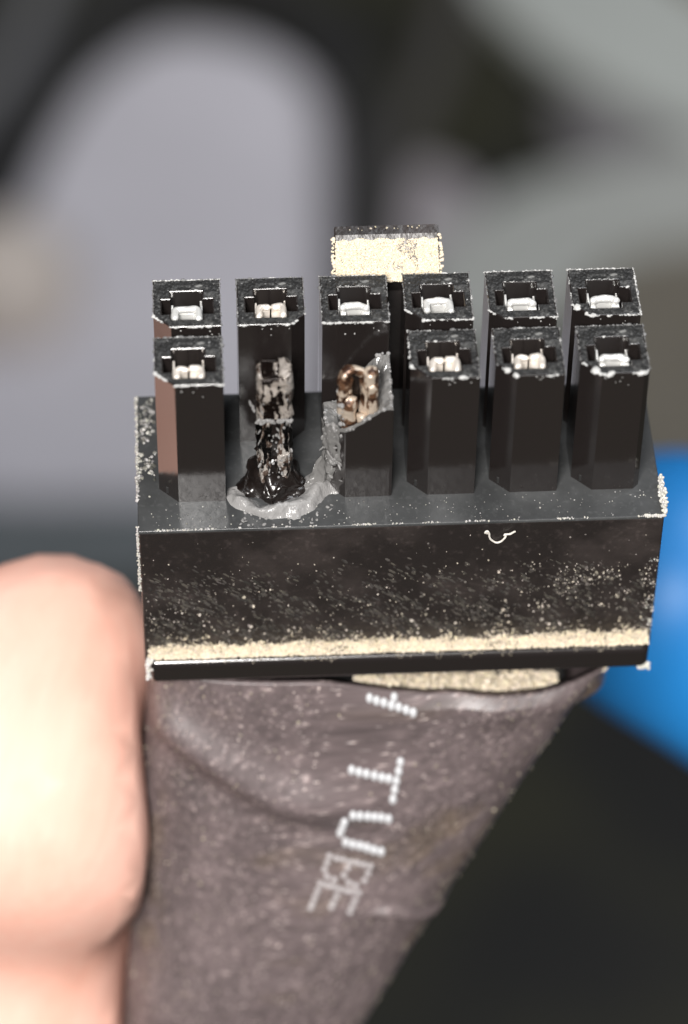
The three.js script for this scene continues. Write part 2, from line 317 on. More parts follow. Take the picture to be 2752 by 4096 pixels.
function socket(col, row, l, r, kind, heavy = []) {
  const cx = -7.5 + 3 * col, z0 = row ? -RP : 0, k = col * 13 + row * 101, grp = new THREE.Group();
  grp.name = 'pin_socket'; grp.position.set(cx * MM, 0, z0 * MM); conn.add(grp);
  const pts = outline(l, r), g = prism(pts, [hole], -0.2, H, 0.045, 3);
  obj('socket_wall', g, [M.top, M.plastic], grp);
  obj('socket_floor', rbox(-0.95, 0.95, 0.1, 0.4, -1.9, -0.36, 0.02, 1), M.core, grp);
  terminal(grp, kind, k);
  const bright = [], dim = [], n = pts.length;
  const front = l ? 1 : 0;
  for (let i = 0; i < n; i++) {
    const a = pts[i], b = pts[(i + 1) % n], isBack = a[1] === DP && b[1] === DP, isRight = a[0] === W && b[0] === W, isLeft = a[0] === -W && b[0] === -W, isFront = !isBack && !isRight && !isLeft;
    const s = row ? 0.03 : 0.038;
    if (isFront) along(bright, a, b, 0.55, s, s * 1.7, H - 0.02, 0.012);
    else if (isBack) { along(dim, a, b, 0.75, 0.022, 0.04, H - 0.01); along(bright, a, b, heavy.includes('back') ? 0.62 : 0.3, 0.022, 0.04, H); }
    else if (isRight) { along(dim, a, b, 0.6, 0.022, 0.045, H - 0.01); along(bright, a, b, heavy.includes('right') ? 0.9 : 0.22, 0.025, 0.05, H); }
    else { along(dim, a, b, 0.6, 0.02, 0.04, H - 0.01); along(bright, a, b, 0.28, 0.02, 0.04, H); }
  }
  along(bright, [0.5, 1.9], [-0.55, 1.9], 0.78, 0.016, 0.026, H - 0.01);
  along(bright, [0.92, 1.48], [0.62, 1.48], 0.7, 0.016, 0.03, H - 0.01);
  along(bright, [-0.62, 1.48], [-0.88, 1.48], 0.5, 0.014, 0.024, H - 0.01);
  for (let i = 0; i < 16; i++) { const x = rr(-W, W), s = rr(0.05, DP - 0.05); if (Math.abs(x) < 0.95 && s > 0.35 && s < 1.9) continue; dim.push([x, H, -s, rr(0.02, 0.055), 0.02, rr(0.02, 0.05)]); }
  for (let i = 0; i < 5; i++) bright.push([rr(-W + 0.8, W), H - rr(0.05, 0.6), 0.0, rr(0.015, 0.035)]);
  obj('edge_burr_glint', lumps(bright), M.burr, grp); obj('edge_scuff', lumps(dim), M.burrDark, grp);  // frayed edges; the bright ones also paint the edge highlights
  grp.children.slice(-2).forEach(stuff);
  return grp;
}
socket(0, 1, 0.62, 0, 'arch', ['back']); socket(1, 1, 0, 0.5, 'seam'); socket(2, 1, 0, 0, 'low'); socket(3, 1, 0.62, 0, 'arch'); socket(4, 1, 0.45, 0, 'low', ['back']); socket(5, 1, 0.6, 0, 'low', ['back', 'right']);
socket(0, 0, 0.7, 0, 'seam'); socket(3, 0, 0.7, 0, 'seam'); socket(4, 0, 0.7, 0, 'seam'); socket(5, 0, 0.7, 0.2, 'low', []);

// third front socket: its top and one corner burnt away down to a sloping torn edge
{
  const grp = new THREE.Group(); grp.name = 'pin_socket'; grp.position.set(-1.5 * MM, 0, 0); conn.add(grp);
  grp.userData.label = 'half burnt socket with a torn sloping edge and a browned bare terminal';
  const outer = outline(0.7, 0), inner = [[-0.62, 0.3], [0.62, 0.3], [0.62, 1.9], [-0.62, 1.9]], N = 120;
  const hit = (poly, th) => {
    const dx = Math.cos(th), dy = Math.sin(th); let best = 1e9;
    for (let i = 0; i < poly.length; i++) {
      const [ax, ay] = poly[i], [bx, by] = poly[(i + 1) % poly.length], ex = bx - ax, ey = by - ay, ox = ax, oy = ay - 1.1, den = dx * ey - dy * ex;
      if (Math.abs(den) < 1e-9) continue;
      const t = (ox * ey - oy * ex) / den, s = (ox * dy - oy * dx) / den;
      if (t > 0 && s >= -1e-6 && s <= 1 + 1e-6) best = Math.min(best, t);
    }
    return [dx * best, 1.1 + dy * best];
  };
  const top = (x, s) => { const u = (x + W) / (2 * W), v = s / DP; let h = lerp(lerp(3.25, 4.45, smooth(0.15, 1, u)), lerp(2.9, 4.75, smooth(0.1, 0.95, u)), v); h -= 0.5 * smooth(0.55, 0.1, u) * smooth(0.1, 0.5, v); return h + 0.28 * (fbm(x * 2.2 + 9, s * 2.2, 4, 3) - 0.5); };
  const wall = (y) => (p) => y(p);
  function strip(rows) {                                  // rows of closed loops -> faces
    const pos = [], idx = [], n = N + 1;
    rows.forEach((row) => row.forEach((p) => pos.push(...p)));
    for (let j = 0; j + 1 < rows.length; j++) for (let i = 0; i < N; i++) { const a = j * n + i; idx.push(a, a + 1, a + n, a + 1, a + n + 1, a + n); }
    const g = new THREE.BufferGeometry(); g.setAttribute('position', new THREE.Float32BufferAttribute(pos, 3)); g.setIndex(idx); g.computeVertexNormals();
    return g;
  }
  const angles = Array.from({ length: N + 1 }, (_, i) => (i / N) * 2 * Math.PI), O = angles.map((a) => hit(outer, a)), I = angles.map((a) => hit(inner, a));
  const row = (f, y) => f.map((p, i) => [p[0], y(p, i), -p[1]]);
  const mix = (t) => O.map((p, i) => [lerp(p[0], I[i][0], t), lerp(p[1], I[i][1], t)]);
  const flat = (g) => { const q = boxUV(g.toNonIndexed()); q.computeVertexNormals(); return q; };
  obj('socket_wall', flat(strip([row(O, () => -0.2), row(O, (p) => top(...p) - 0.06)])), M.plastic, grp);
  const rim = strip([row(O, (p) => top(...p) - 0.06), row(mix(0.06), (p) => top(...p) + 0.05), ...[0.25, 0.45, 0.65, 0.85].map((t) => row(mix(t), (p, i) => top(...p) + 0.05 - 0.5 * t * t + 0.3 * (noise3(p[0] * 6, p[1] * 6, 3) - 0.5))), row(I, (p) => top(...p) - 0.55), row(I, () => 1)]);
  obj('torn_edge', flat(rim), M.torn, grp);
  obj('socket_floor', rbox(-0.7, 0.7, 0.8, 1.1, -2.0, -0.25, 0.02, 1), M.core, grp);
  const column = (x, z, r, y0, y1) => { const g = new THREE.CapsuleGeometry(r, y1 - y0 - 2 * r, 10, 24, 16); g.translate(x, (y0 + y1) / 2, z); return g; };
  const bent = (pts, r) => new THREE.TubeGeometry(new THREE.CatmullRomCurve3(pts.map((p) => new THREE.Vector3(...p))), 40, r, 14, false);
  const parts = [column(0.33, -0.62, 0.3, 0.9, 5.66), column(0.42, -0.42, 0.2, 0.9, 5.2), column(-0.3, -0.42, 0.25, 0.9, 4.5), column(-0.42, -0.66, 0.2, 0.9, 5.3), column(0.12, -0.3, 0.17, 0.9, 3.75),
    bent([[0.1, 5.35, -0.72], [-0.12, 5.52, -0.7], [-0.36, 5.54, -0.62], [-0.53, 5.3, -0.52], [-0.55, 4.7, -0.48], [-0.53, 3.8, -0.45]], 0.18)];
  const tm = obj('terminal', boxUV(mergeGeometries(parts.map((p) => { const q = jitter(p, 0.1, 2.4, 31); q.scale(1.08, 1.02, 1.08); return q; }))), M.heated, grp);
  tm.userData.label = 'heat browned bare tin terminal';
  obj('terminal_backing', prism([[-0.5, 1.0], [0.5, 1.0], [0.5, 1.2], [-0.5, 1.2]], [], 1, 5.2, 0.04), M.meltDark, grp);
  {
    const n = 44, m = 40, pos = [], idx = [];
    for (let i = 0; i <= n; i++) {
      const u = i / n, x = u < 0.45 ? -W : lerp(-W, -W + 0.62, (u - 0.45) / 0.55), q = u < 0.45 ? lerp(1.7, 0.7, u / 0.45) : lerp(0.7, 0.08, (u - 0.45) / 0.55);
      for (let j = 0; j <= m; j++) {
        const v = j / m, edge = fbm(u * 6, 3, 8, 3), y0 = 0.15 + 1.2 * smooth(0.55, 1, u) * (0.6 + edge), y = lerp(y0, top(x, q) + 0.05, v), o = -0.03 + 0.32 * Math.max(0, fbm(u * 5 + 3, y * 2.2, 5, 4) - 0.34) * smooth(0, 0.12, v) * smooth(0, 0.15, 1 - u);
        pos.push(x - o * 0.8, y, -q + o * 0.75);
      }
    }
    for (let i = 0; i < n; i++) for (let j = 0; j < m; j++) { const a = i * (m + 1) + j; idx.push(a, a + m + 1, a + 1, a + 1, a + m + 1, a + m + 2); }
    const g = new THREE.BufferGeometry(); g.setAttribute('position', new THREE.Float32BufferAttribute(pos, 3)); g.setIndex(idx);
    obj('torn_skin', boxUV(jitter(g, 0.05, 3, 8)), M.torn, grp);
  }
  const froth = [];
  for (let i = 0; i < 42; i++) { const t = rnd() ** 1.6, y = lerp(0.5, 3.3, rnd()), x = lerp(-W - 0.05, -W + 0.68, t), s = lerp(0.72, 0.02, t); froth.push([x, y, -s, rr(0.03, 0.12), rr(0.05, 0.26), rr(0.03, 0.06)]); }
  for (let i = 0; i < 46; i++) { const a = angles[Math.floor(rnd() * N)], p = hit(outer, a); froth.push([p[0] * 0.95, top(...p) + rr(-0.05, 0.08), -p[1], rr(0.03, 0.09)]); }
  for (let i = 0; i < 30; i++) froth.push([rr(-0.75, -0.5), rr(3.2, 4.9), -rr(0.3, 0.7), rr(0.04, 0.1)]);
  stuff(obj('melted_beads', blobs(froth), M.melt, grp));
}
// second front socket: only the bare charred terminal is left, in a melted crater
{
  const grp = new THREE.Group(); grp.name = 'pin_socket'; grp.position.set(-4.5 * MM, 0, 0); conn.add(grp);
  grp.userData.label = 'socket melted away round a charred bare terminal';
  const shell = prism([[-0.62, 0.55], [-0.45, 0.3], [-0.1, 0.3], [-0.1, 0.5], [-0.36, 0.55], [-0.36, 1.15], [0.36, 1.15], [0.36, 0.52], [0.12, 0.5], [0.12, 0.28], [0.48, 0.3], [0.64, 0.55], [0.62, 1.25], [0.46, 1.4], [-0.46, 1.4], [-0.62, 1.25]], [], 0.2, 5.75, 0.09, 4, 40);
  const tm = obj('terminal', jitter(shell, 0.11, 2.6, 77), M.charred, grp); tm.userData.label = 'charred bare terminal with a silver tip';
  obj('terminal_tip', jitter(prism([[-0.6, 0.5], [-0.42, 0.24], [0.42, 0.22], [0.62, 0.48], [0.62, 1.2], [0.42, 1.4], [-0.42, 1.4], [-0.6, 1.2]], [[[-0.42, 0.5], [0.02, 0.52], [0.04, 1.1], [-0.4, 1.08]]], 3.8, 5.8, 0.1, 4, 26), 0.15, 2.8, 70), M.tip, grp);
  obj('terminal_core', jitter(prism([[-0.33, 0.45], [0.33, 0.45], [0.33, 1.1], [-0.33, 1.1]], [], 0.1, 5.25, 0.05, 2, 30), 0.1, 3, 5), M.meltDark, grp);
  const cg = new THREE.LatheGeometry(new THREE.SplineCurve([[1.15, -0.25], [1.12, 0.0], [0.92, 0.25], [0.74, 0.6], [0.58, 1.1], [0.48, 1.8], [0.42, 2.7], [0.3, 3.2]].map((p) => new THREE.Vector2(...p))).getPoints(40), 64);
  cg.translate(0, 0, -0.85);
  obj('melted_cone', boxUV(jitter(cg, 0.5, 1.7, 12)), M.meltDark, grp);
  // whitish crescent of melted plastic with painted lamp sheen round the crater and its spill towards the next socket
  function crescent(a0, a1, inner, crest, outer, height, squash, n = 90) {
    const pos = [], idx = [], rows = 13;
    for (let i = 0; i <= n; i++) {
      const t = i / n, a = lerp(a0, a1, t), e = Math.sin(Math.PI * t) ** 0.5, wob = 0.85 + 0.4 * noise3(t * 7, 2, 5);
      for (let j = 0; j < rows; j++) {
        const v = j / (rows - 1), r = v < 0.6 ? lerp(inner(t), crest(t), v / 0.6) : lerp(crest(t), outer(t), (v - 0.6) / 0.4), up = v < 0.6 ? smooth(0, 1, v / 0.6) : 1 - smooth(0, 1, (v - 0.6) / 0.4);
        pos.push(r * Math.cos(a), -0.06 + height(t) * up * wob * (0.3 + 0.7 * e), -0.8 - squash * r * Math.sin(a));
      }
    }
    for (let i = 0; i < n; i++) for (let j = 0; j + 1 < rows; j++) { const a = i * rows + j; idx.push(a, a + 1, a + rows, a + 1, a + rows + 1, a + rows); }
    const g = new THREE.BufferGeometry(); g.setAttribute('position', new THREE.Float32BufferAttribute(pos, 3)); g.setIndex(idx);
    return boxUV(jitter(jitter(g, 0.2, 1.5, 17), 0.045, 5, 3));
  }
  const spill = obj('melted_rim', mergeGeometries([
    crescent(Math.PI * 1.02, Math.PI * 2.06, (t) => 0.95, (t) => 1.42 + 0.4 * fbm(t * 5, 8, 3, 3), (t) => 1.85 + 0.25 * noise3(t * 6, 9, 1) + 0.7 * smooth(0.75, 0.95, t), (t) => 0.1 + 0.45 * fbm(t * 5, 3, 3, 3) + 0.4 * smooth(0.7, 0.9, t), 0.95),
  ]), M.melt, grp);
  spill.userData.label = 'whitish crescent of melted plastic with painted lamp sheen';
  {                                                       // a torn web of plastic between this socket and the next
    const n = 24, pos = [], idx = [];
    for (let i = 0; i <= n; i++) for (let j = 0; j <= n; j++) { const u = i / n, v = j / n; pos.push(lerp(lerp(0.95, 1.72, u), lerp(1.3, 1.84, u), v), lerp(0.1, lerp(0.75, 1.9, u ** 1.4), v) + 0.25 * (fbm(u * 6, v * 2, 4, 3) - 0.5) * v, lerp(-0.25, -0.55, v) - 0.2 * Math.sin(u * 3) * v); }
    for (let i = 0; i < n; i++) for (let j = 0; j < n; j++) { const a = i * (n + 1) + j; idx.push(a, a + n + 1, a + 1, a + 1, a + n + 1, a + n + 2); }
    const g = new THREE.BufferGeometry(); g.setAttribute('position', new THREE.Float32BufferAttribute(pos, 3)); g.setIndex(idx);
    const back = g.clone(); back.translate(0.05, 0, -0.07);
    obj('torn_web', boxUV(jitter(mergeGeometries([g, back]), 0.12, 3, 44)), M.torn, grp);
  }
  const bits = [];
  for (let i = 0; i < 40; i++) bits.push([rr(-0.66, 0.6), 3.72 + rr(-0.08, 0.1), -0.26 + rr(-0.02, 0.06), rr(0.05, 0.13), rr(0.03, 0.09), 0.06]);
  for (let i = 0; i < 14; i++) bits.push([-0.7 - 0.22 * i / 14 + rr(-0.03, 0.03), 4.0 + 0.55 * i / 14, -0.5, rr(0.03, 0.06)]);
  for (let i = 0; i < 26; i++) bits.push([rr(-0.6, 0.6), rr(1.2, 5.6), -0.24, rr(0.02, 0.06), rr(0.04, 0.14), 0.03]);
  for (let i = 0; i < 26; i++) bits.push([rr(-0.25, 0.3), rr(0.7, 3.4), -0.1 + rr(0, 0.1) - 0.16, rr(0.02, 0.06)]);
  for (let i = 0; i < 40; i++) bits.push([rr(-1.3, 2.3), 0.02, rr(0.35, 1.3), rr(0.03, 0.09), rr(0.02, 0.06), rr(0.03, 0.08)]);
  stuff(obj('melted_beads', blobs(bits), M.melt, grp));
}

// dust on the lip, the front face, the ledge and the edges
{
  const d = [], f = [], e = [];
  for (let i = 0; i < 15000; i++) {                        // the drift that lies on the lip
    const x = rr(XL + 0.15, XR - 0.15), pile = 0.04 + 0.62 * fbm(x * 2.6, 4, 2, 4) ** 1.6 + 0.2 * smooth(5.5, 8.5, x), z = rr(ZF, ZF + 0.52), h = pile * (1 - (z - ZF) / 0.62);
    if (rnd() > smooth(0.26, 0.5, fbm(x * 0.9, z * 3, 12, 4)) + 0.25) continue;
    d.push([x, -6.4 + rr(0, Math.max(0.02, h)) * rnd() ** 0.4, z, 0.014 + 0.045 * rnd() ** 2, 1, rr(0.8, 1.2)]);
  }
  for (let i = 0; i < 2600; i++) { const a = rnd() ** 1.6 * 1.5, x = rr(XL + 0.3, XR - 0.3); if (fbm(x * 2, 7, 7, 3) < 0.3 + 0.35 * a) continue; d.push([x, -6.72 + 0.325 * Math.cos(a), ZF + 0.38 + 0.325 * Math.sin(a), rr(0.01, 0.022), 1, rr(0.3, 0.9)]); }
  for (let i = 0; i < 5200; i++) {                        // faint slanting smears of dust
    const x = rr(XL + 0.3, XR - 0.2), y = -6.3 + 5 * rnd() ** 1.3, q = fbm(x * 1.6 + y, y * 1.2, 14, 3);
    if (rnd() > smooth(-1.6, -3.6, y) * smooth(0.36, 0.6, q) * 0.8) continue;
    f.push([x, y, ZF + 0.004, rr(0.025, 0.06), rr(1.6, 3.4), rr(0.05, 0.2)]);
  }
  for (let i = 0; i < 1500; i++) { const x = rr(XL + 0.15, XR - 0.15), u = rnd() ** 2.4; if (fbm(x * 1.8, 3, 21, 3) < 0.4 + 0.35 * u) continue; d.push([x, -6.25 + 0.9 * u, ZF + 0.01, 0.012 + 0.04 * rnd() ** 2, 1, rr(0.35, 1)]); }
  for (let i = 0; i < 9000; i++) {                        // grains stuck to the front face, thicker low down and towards one end
    const x = rr(XL + 0.1, XR - 0.05), y = rr(-6.3, -0.7), low = smooth(-3.4, -6.3, y);
    const right = smooth(3.2, 5.5, x) * smooth(-2.1, -2.9, y) * smooth(-5.6, -4.4, y), left = smooth(-6.8, -9, x) * smooth(-3, -4.5, y), patch = fbm(x * 1.3, y * 1.3, 8, 3);
    const p = 0.03 * smooth(-1.8, -3, y) + 0.15 * low * low + 0.55 * right * smooth(0.42, 0.62, patch) + 0.3 * left * smooth(0.4, 0.6, patch) + 0.012;
    if (rnd() > p * 1.15) continue;
    const s = rr(0.016, 0.04) * (rnd() < 0.1 ? 2 : 1);
    f.push([x, y, ZF + s * 0.35, s, 1, 0.2 + 1.3 * rnd() ** 2]);
  }
  for (let i = 0; i < 900; i++) { const x = rr(XL, XR); if (fbm(x * 1.7, 6, 6, 3) < 0.52) continue; e.push([x, rr(-0.03, 0.02), ZF - rr(0, 0.05), 0.012 + 0.035 * rnd() ** 3]); }
  for (let i = 0; i < 460; i++) { const z = rr(ZB, ZF); if (fbm(z * 1.6, 4, 4, 3) < 0.42) continue; e.push([XL + rr(-0.04, 0.02), rr(-0.06, 0.02), z, 0.015 + 0.06 * rnd() ** 2, 1, rr(0.5, 1.1)]); }
  for (let i = 0; i < 260; i++) e.push([XL + rr(-0.07, 0.02), rr(-3.2, 0), ZF - rr(0, 0.3), rr(0.02, 0.055)]);
  for (let i = 0; i < 300; i++) { const n = rr(ZB + 0.1, ZF - 1.7), x = rr(0.05, 0.65); if (fbm(x * 3, n * 2, 3, 2) < 0.45) continue; e.push([XL + x, 0.0, n, rr(0.02, 0.1), 1, rr(0.1, 0.9)]); }
  for (let i = 0; i < 200; i++) e.push([rr(8.8, XR + 0.03), rr(-0.03, 0.02), ZF - rr(-0.02, 0.06), rr(0.02, 0.055)]);
  for (let i = 0; i < 260; i++) { const y = rr(-6.5, -2.2), q = fbm(y * 1.5, 5, 3, 3); if (q < 0.42) continue; e.push([XR - 0.04 - rr(0, 0.5) * rnd(), y, ZF + rr(-0.02, 0.02), 0.012 + 0.05 * rnd() ** 2, 1, rr(0.3, 1.2)]); }
  for (let i = 0; i < 140; i++) e.push([XR + rr(-0.05, 0.1), rr(-0.1, 0.7) * rnd(), ZF - rr(0.2, 1.6), rr(0.04, 0.09), 1, 1.2]);  // bright grains that paint the white glare at this end of the ledge
  for (let i = 0; i < 180; i++) e.push([rr(-9, 9.3), 0.0, rr(0.1, ZF - 0.05), rr(0.012, 0.035), 1, rr(0.3, 1)]);
  for (let i = 0; i < 90; i++) e.push([XR - rr(0.05, 0.5), -7.55 + rr(-0.1, 0.15), ZF + 0.55 + rr(-0.1, 0.1), rr(0.03, 0.08), 1, 1.25]);
  for (let i = 0; i < 60; i++) e.push([XL + rr(0.05, 0.3), rr(-7.4, -6.3), ZF + 0.6 + rr(-0.1, 0.06), rr(0.03, 0.09), 1, 1.25]);
  grains('lip_dust', d, M.dust, conn);
  grains('face_dust', f, M.speck, conn);
  grains('edge_dust_glare', e, M.burr, conn);
}

// sleeve: a flattened, tapering tube below the housing
const path = (t) => {                                     // t: millimetres below the sleeve's rim level y = -8.2
  const y = -8.2 - t, q = -9.2 - y;
  const right = 8.0 - 0.545 * Math.min(q, 17), left = -9.3 - 0.1 * Math.min(q, 17);
  return { y, cx: (right + left) / 2, a: (right - left) / 2, b: lerp(3.15, 2.7, clamp(t / 20)), cz: -1.75 + 0.3 * Math.min(-7.5 - y, 24), n: lerp(4.2, 2.7, clamp(t / 14)) };
};
const rimDrop = (x) => 0.15 + 0.85 * smooth(-3.5, 1.6, x) + 0.18 * smooth(1.6, 4, x) - 0.35 * smooth(5, 8, x);
function sleevePoint(t, th, fold = true) {
  const p = path(t), c = Math.cos(th), s = Math.sin(th), sg = Math.sign;
  let x = p.cx + p.a * sg(c) * Math.abs(c) ** (2 / p.n), z = p.cz + p.b * sg(s) * Math.abs(s) ** (2 / p.n), y = p.y;
  if (t < 1.5) y -= rimDrop(x) * (1 - t / 1.5) * (s > -0.2 ? 1 : 0.5);
  if (fold && s > 0) {
    const crest = -10.3 - 2.9 * smooth(-10.2, -3.8, x) - 0.7 * smooth(-6.5, -1, x), d = y - crest, fade = smooth(0.2, -3.2, x);
    let o = 0.55 * fade * Math.exp(-(d * d) / (d > 0 ? 1.1 : 0.7)) - 0.1 * fade * Math.exp(-((d + 1.5) ** 2) / 0.7);
    o += 0.22 * smooth(2, 4, x) * Math.exp(-((y + 9.9) ** 2) / 0.5);
    const e = y + 19.4 - 0.45 * Math.cos((x + 0.6) * 1.3); o += 0.3 * smooth(-1.6, -0.2, x) * Math.exp(-(e * e) / 0.06);
    o += 0.25 * (fbm(x * 0.25, y * 0.25, 6, 2) - 0.5) + 0.02 * (fbm(x * 2.6, y * 2.6, 9, 3) - 0.5);
    z += o * smooth(0, 0.5, s);
  }
  return new THREE.Vector3(x, y, z);
}
{
  const nt = 320, na = 300, pos = [], uv = [], idx = [];
  for (let i = 0; i <= nt; i++) for (let j = 0; j <= na; j++) {
    const v = sleevePoint(i <= 260 ? 24 * i / 260 : 24 + 267 * (i - 260) / 60, (j / na) * 2 * Math.PI); pos.push(v.x, v.y, v.z); uv.push(20 * (j / na) * 2, v.y);
  }
  for (let i = 0; i < nt; i++) for (let j = 0; j < na; j++) { const a = i * (na + 1) + j; idx.push(a, a + 1, a + na + 1, a + 1, a + na + 2, a + na + 1); }
  // rim thickness: a short inner wall
  const base = (nt + 1) * (na + 1);
  for (let k = 0; k < 2; k++) for (let j = 0; j <= na; j++) { const th = (j / na) * 2 * Math.PI, v = sleevePoint(0, th), p = path(0); pos.push(p.cx + (v.x - p.cx) * 0.975, v.y + (k ? -1.6 : 0.02), p.cz + (v.z - p.cz) * 0.92); uv.push(40 * j / na, v.y + 0.3 + k); }
  for (let j = 0; j < na; j++) { idx.push(j, base + j, j + 1, j + 1, base + j, base + j + 1); const a = base + j; idx.push(a, a + na + 1, a + 1, a + 1, a + na + 1, a + na + 2); }
  const g = new THREE.BufferGeometry();
  g.setAttribute('position', new THREE.Float32BufferAttribute(pos, 3)); g.setAttribute('uv', new THREE.Float32BufferAttribute(uv, 2)); g.setIndex(idx); g.computeVertexNormals();
  const sleeve = obj('sleeve', g, M.sleeve, conn);
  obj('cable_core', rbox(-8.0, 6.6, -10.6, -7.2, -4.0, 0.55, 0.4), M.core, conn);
  const d = [];
  for (let i = 0; i < 2600; i++) {                        // tan dust caught in the mouth of the sleeve
    const x = rr(-1.6, 6.2), z = rr(0.55, 1.35), w = smooth(-1.8, 0.2, x) * smooth(6.4, 5, x) * (0.5 + fbm(x * 1.6, 2, 7, 2));
    d.push([x, -8.2 - rimDrop(x) - 0.12 + w * rr(-0.3, 0.15 + 0.75 * fbm(x * 3.2, 5, 31, 3) ** 2), z, 0.025 + 0.09 * rnd() ** 2, 1, rr(0.75, 1.1)]);
  }
  for (let i = 0; i < 700; i++) {                         // pale specks on the sleeve
    const t = rr(0.3, 18), th = rr(0.06, Math.PI - 0.06), v = sleevePoint(t, th), s = rr(0.015, 0.04) * (rnd() < 0.08 ? 1.8 : 1);
    d.push([v.x, v.y, v.z + s * 0.3, s, 1, rr(0.25, 0.95)]);
  }
  for (let i = 0; i < 40; i++) { const v = sleevePoint(rr(0, 0.4), rr(0.0, 0.5)); d.push([v.x + 0.02, v.y, v.z, rr(0.03, 0.09), 1, 1.2]); }
  grains('sleeve_dust', d, M.dust, sleeve);

  // dot printed letters running down the sleeve: the end of a figure, T U B E
  const front = (x, y) => {                               // the sleeve's front surface at (x, y)
    let t = -8.2 - y, th = Math.PI / 2;
    for (let k = 0; k < 3; k++) { const p = path(t), u = clamp((x - p.cx) / p.a, -0.999, 0.999); th = Math.acos(Math.sign(u) * Math.abs(u) ** (p.n / 2)); t += sleevePoint(t, th).y - y; }
    return sleevePoint(t, th);
  };
  const font = {
    I: [[0, 6], [0, 5], [0, 4], [0, 3], [0, 2], [0, 1], [0, 0], [-0.75, 3.1]],
    T: [[-2, 6], [-1, 6], [0, 6], [1, 6], [2, 6], [0, 5], [0, 4], [0, 3], [0, 2], [0, 1], [0, 0]],
    U: [[-2, 6], [-2, 5], [-2, 4], [-2, 3], [-2, 2], [-2, 1], [-1, 0], [0, 0], [1, 0], [2, 1], [2, 2], [2, 3], [2, 4], [2, 5], [2, 6]],
    B: [[-2, 6], [-2, 5], [-2, 4], [-2, 3], [-2, 2], [-2, 1], [-2, 0], [-0.8, 0], [0.4, 0], [1.6, 0.7], [1.8, 1.8], [0.6, 2.9], [-0.8, 3], [1.7, 3.9], [2, 5], [0.8, 5.9], [-0.6, 6]],
    E: [[-2, 6], [-2, 5], [-2, 4], [-2, 3], [-2, 2], [-2, 1], [-2, 0], [-0.8, 0], [0.4, 0], [1.5, 0], [2.5, 0], [-0.7, 3], [0.5, 3], [1.5, 3], [-0.7, 6], [0.5, 6], [1.7, 6]],
  };
  //       middle column at letter foot (x, y), letter up per dot, reading direction per dot
  const lines = [['I', [-1.06, -9.02], [0.277, -0.105], [-0.07, -0.4]], ['T', [-1.74, -12.1], [0.288, -0.1], [-0.07, -0.42]], ['U', [-2.12, -14.6], [0.277, -0.1], [-0.07, -0.385]], ['B', [-2.78, -16.6], [0.268, -0.085], [-0.08, -0.235]], ['E', [-3.15, -17.85], [0.245, -0.085], [-0.09, -0.25]]];
  for (const [c, at, up, run] of lines) {
    const heads = [], small = c === 'B' || c === 'E';
    for (const [i, j] of font[c]) {
      const x = at[0] + i * run[0] + j * up[0] + rr(-0.012, 0.012), y = at[1] + i * run[1] + j * up[1] + rr(-0.015, 0.015), v = front(x, y);
      const s = small ? 0.125 : 0.15;
      const head = new THREE.SphereGeometry(1, 14, 10); head.scale(s, small ? s * 0.95 : s * 1.5, 0.13); head.rotateX(-0.28); head.translate(v.x, v.y - (small ? 0 : s * 0.5), v.z + 0.03); heads.push(head);
    }
    const g2 = mergeGeometries(heads, false);
    obj('printed_letter', g2, small ? M.inkFaint : M.ink, sleeve);
  }
}

// a curl of lint on the front face: it lies on the connector, so a thing of its own
{
  const c = new THREE.CatmullRomCurve3([[3.1, -0.62, 1.44], [3.0, -0.5, 1.5], [3.08, -0.42, 1.52], [3.16, -0.56, 1.5], [3.2, -0.85, 1.48], [3.42, -1.08, 1.47], [3.62, -0.98, 1.5], [3.76, -0.74, 1.5], [3.7, -0.66, 1.5], [3.86, -0.62, 1.52], [4.08, -0.42, 1.58]].map((p) => new THREE.Vector3(...p)));
  const g = jitter(new THREE.TubeGeometry(c, 90, 0.04, 7, false), 0.02, 6, 3);
  const o = obj('lint_fibre', g, M.lint); o.rotation.y = conn.rotation.y;
  tag(o, 'short curled white lint fibre stuck on the connector front face', 'fibre');
}

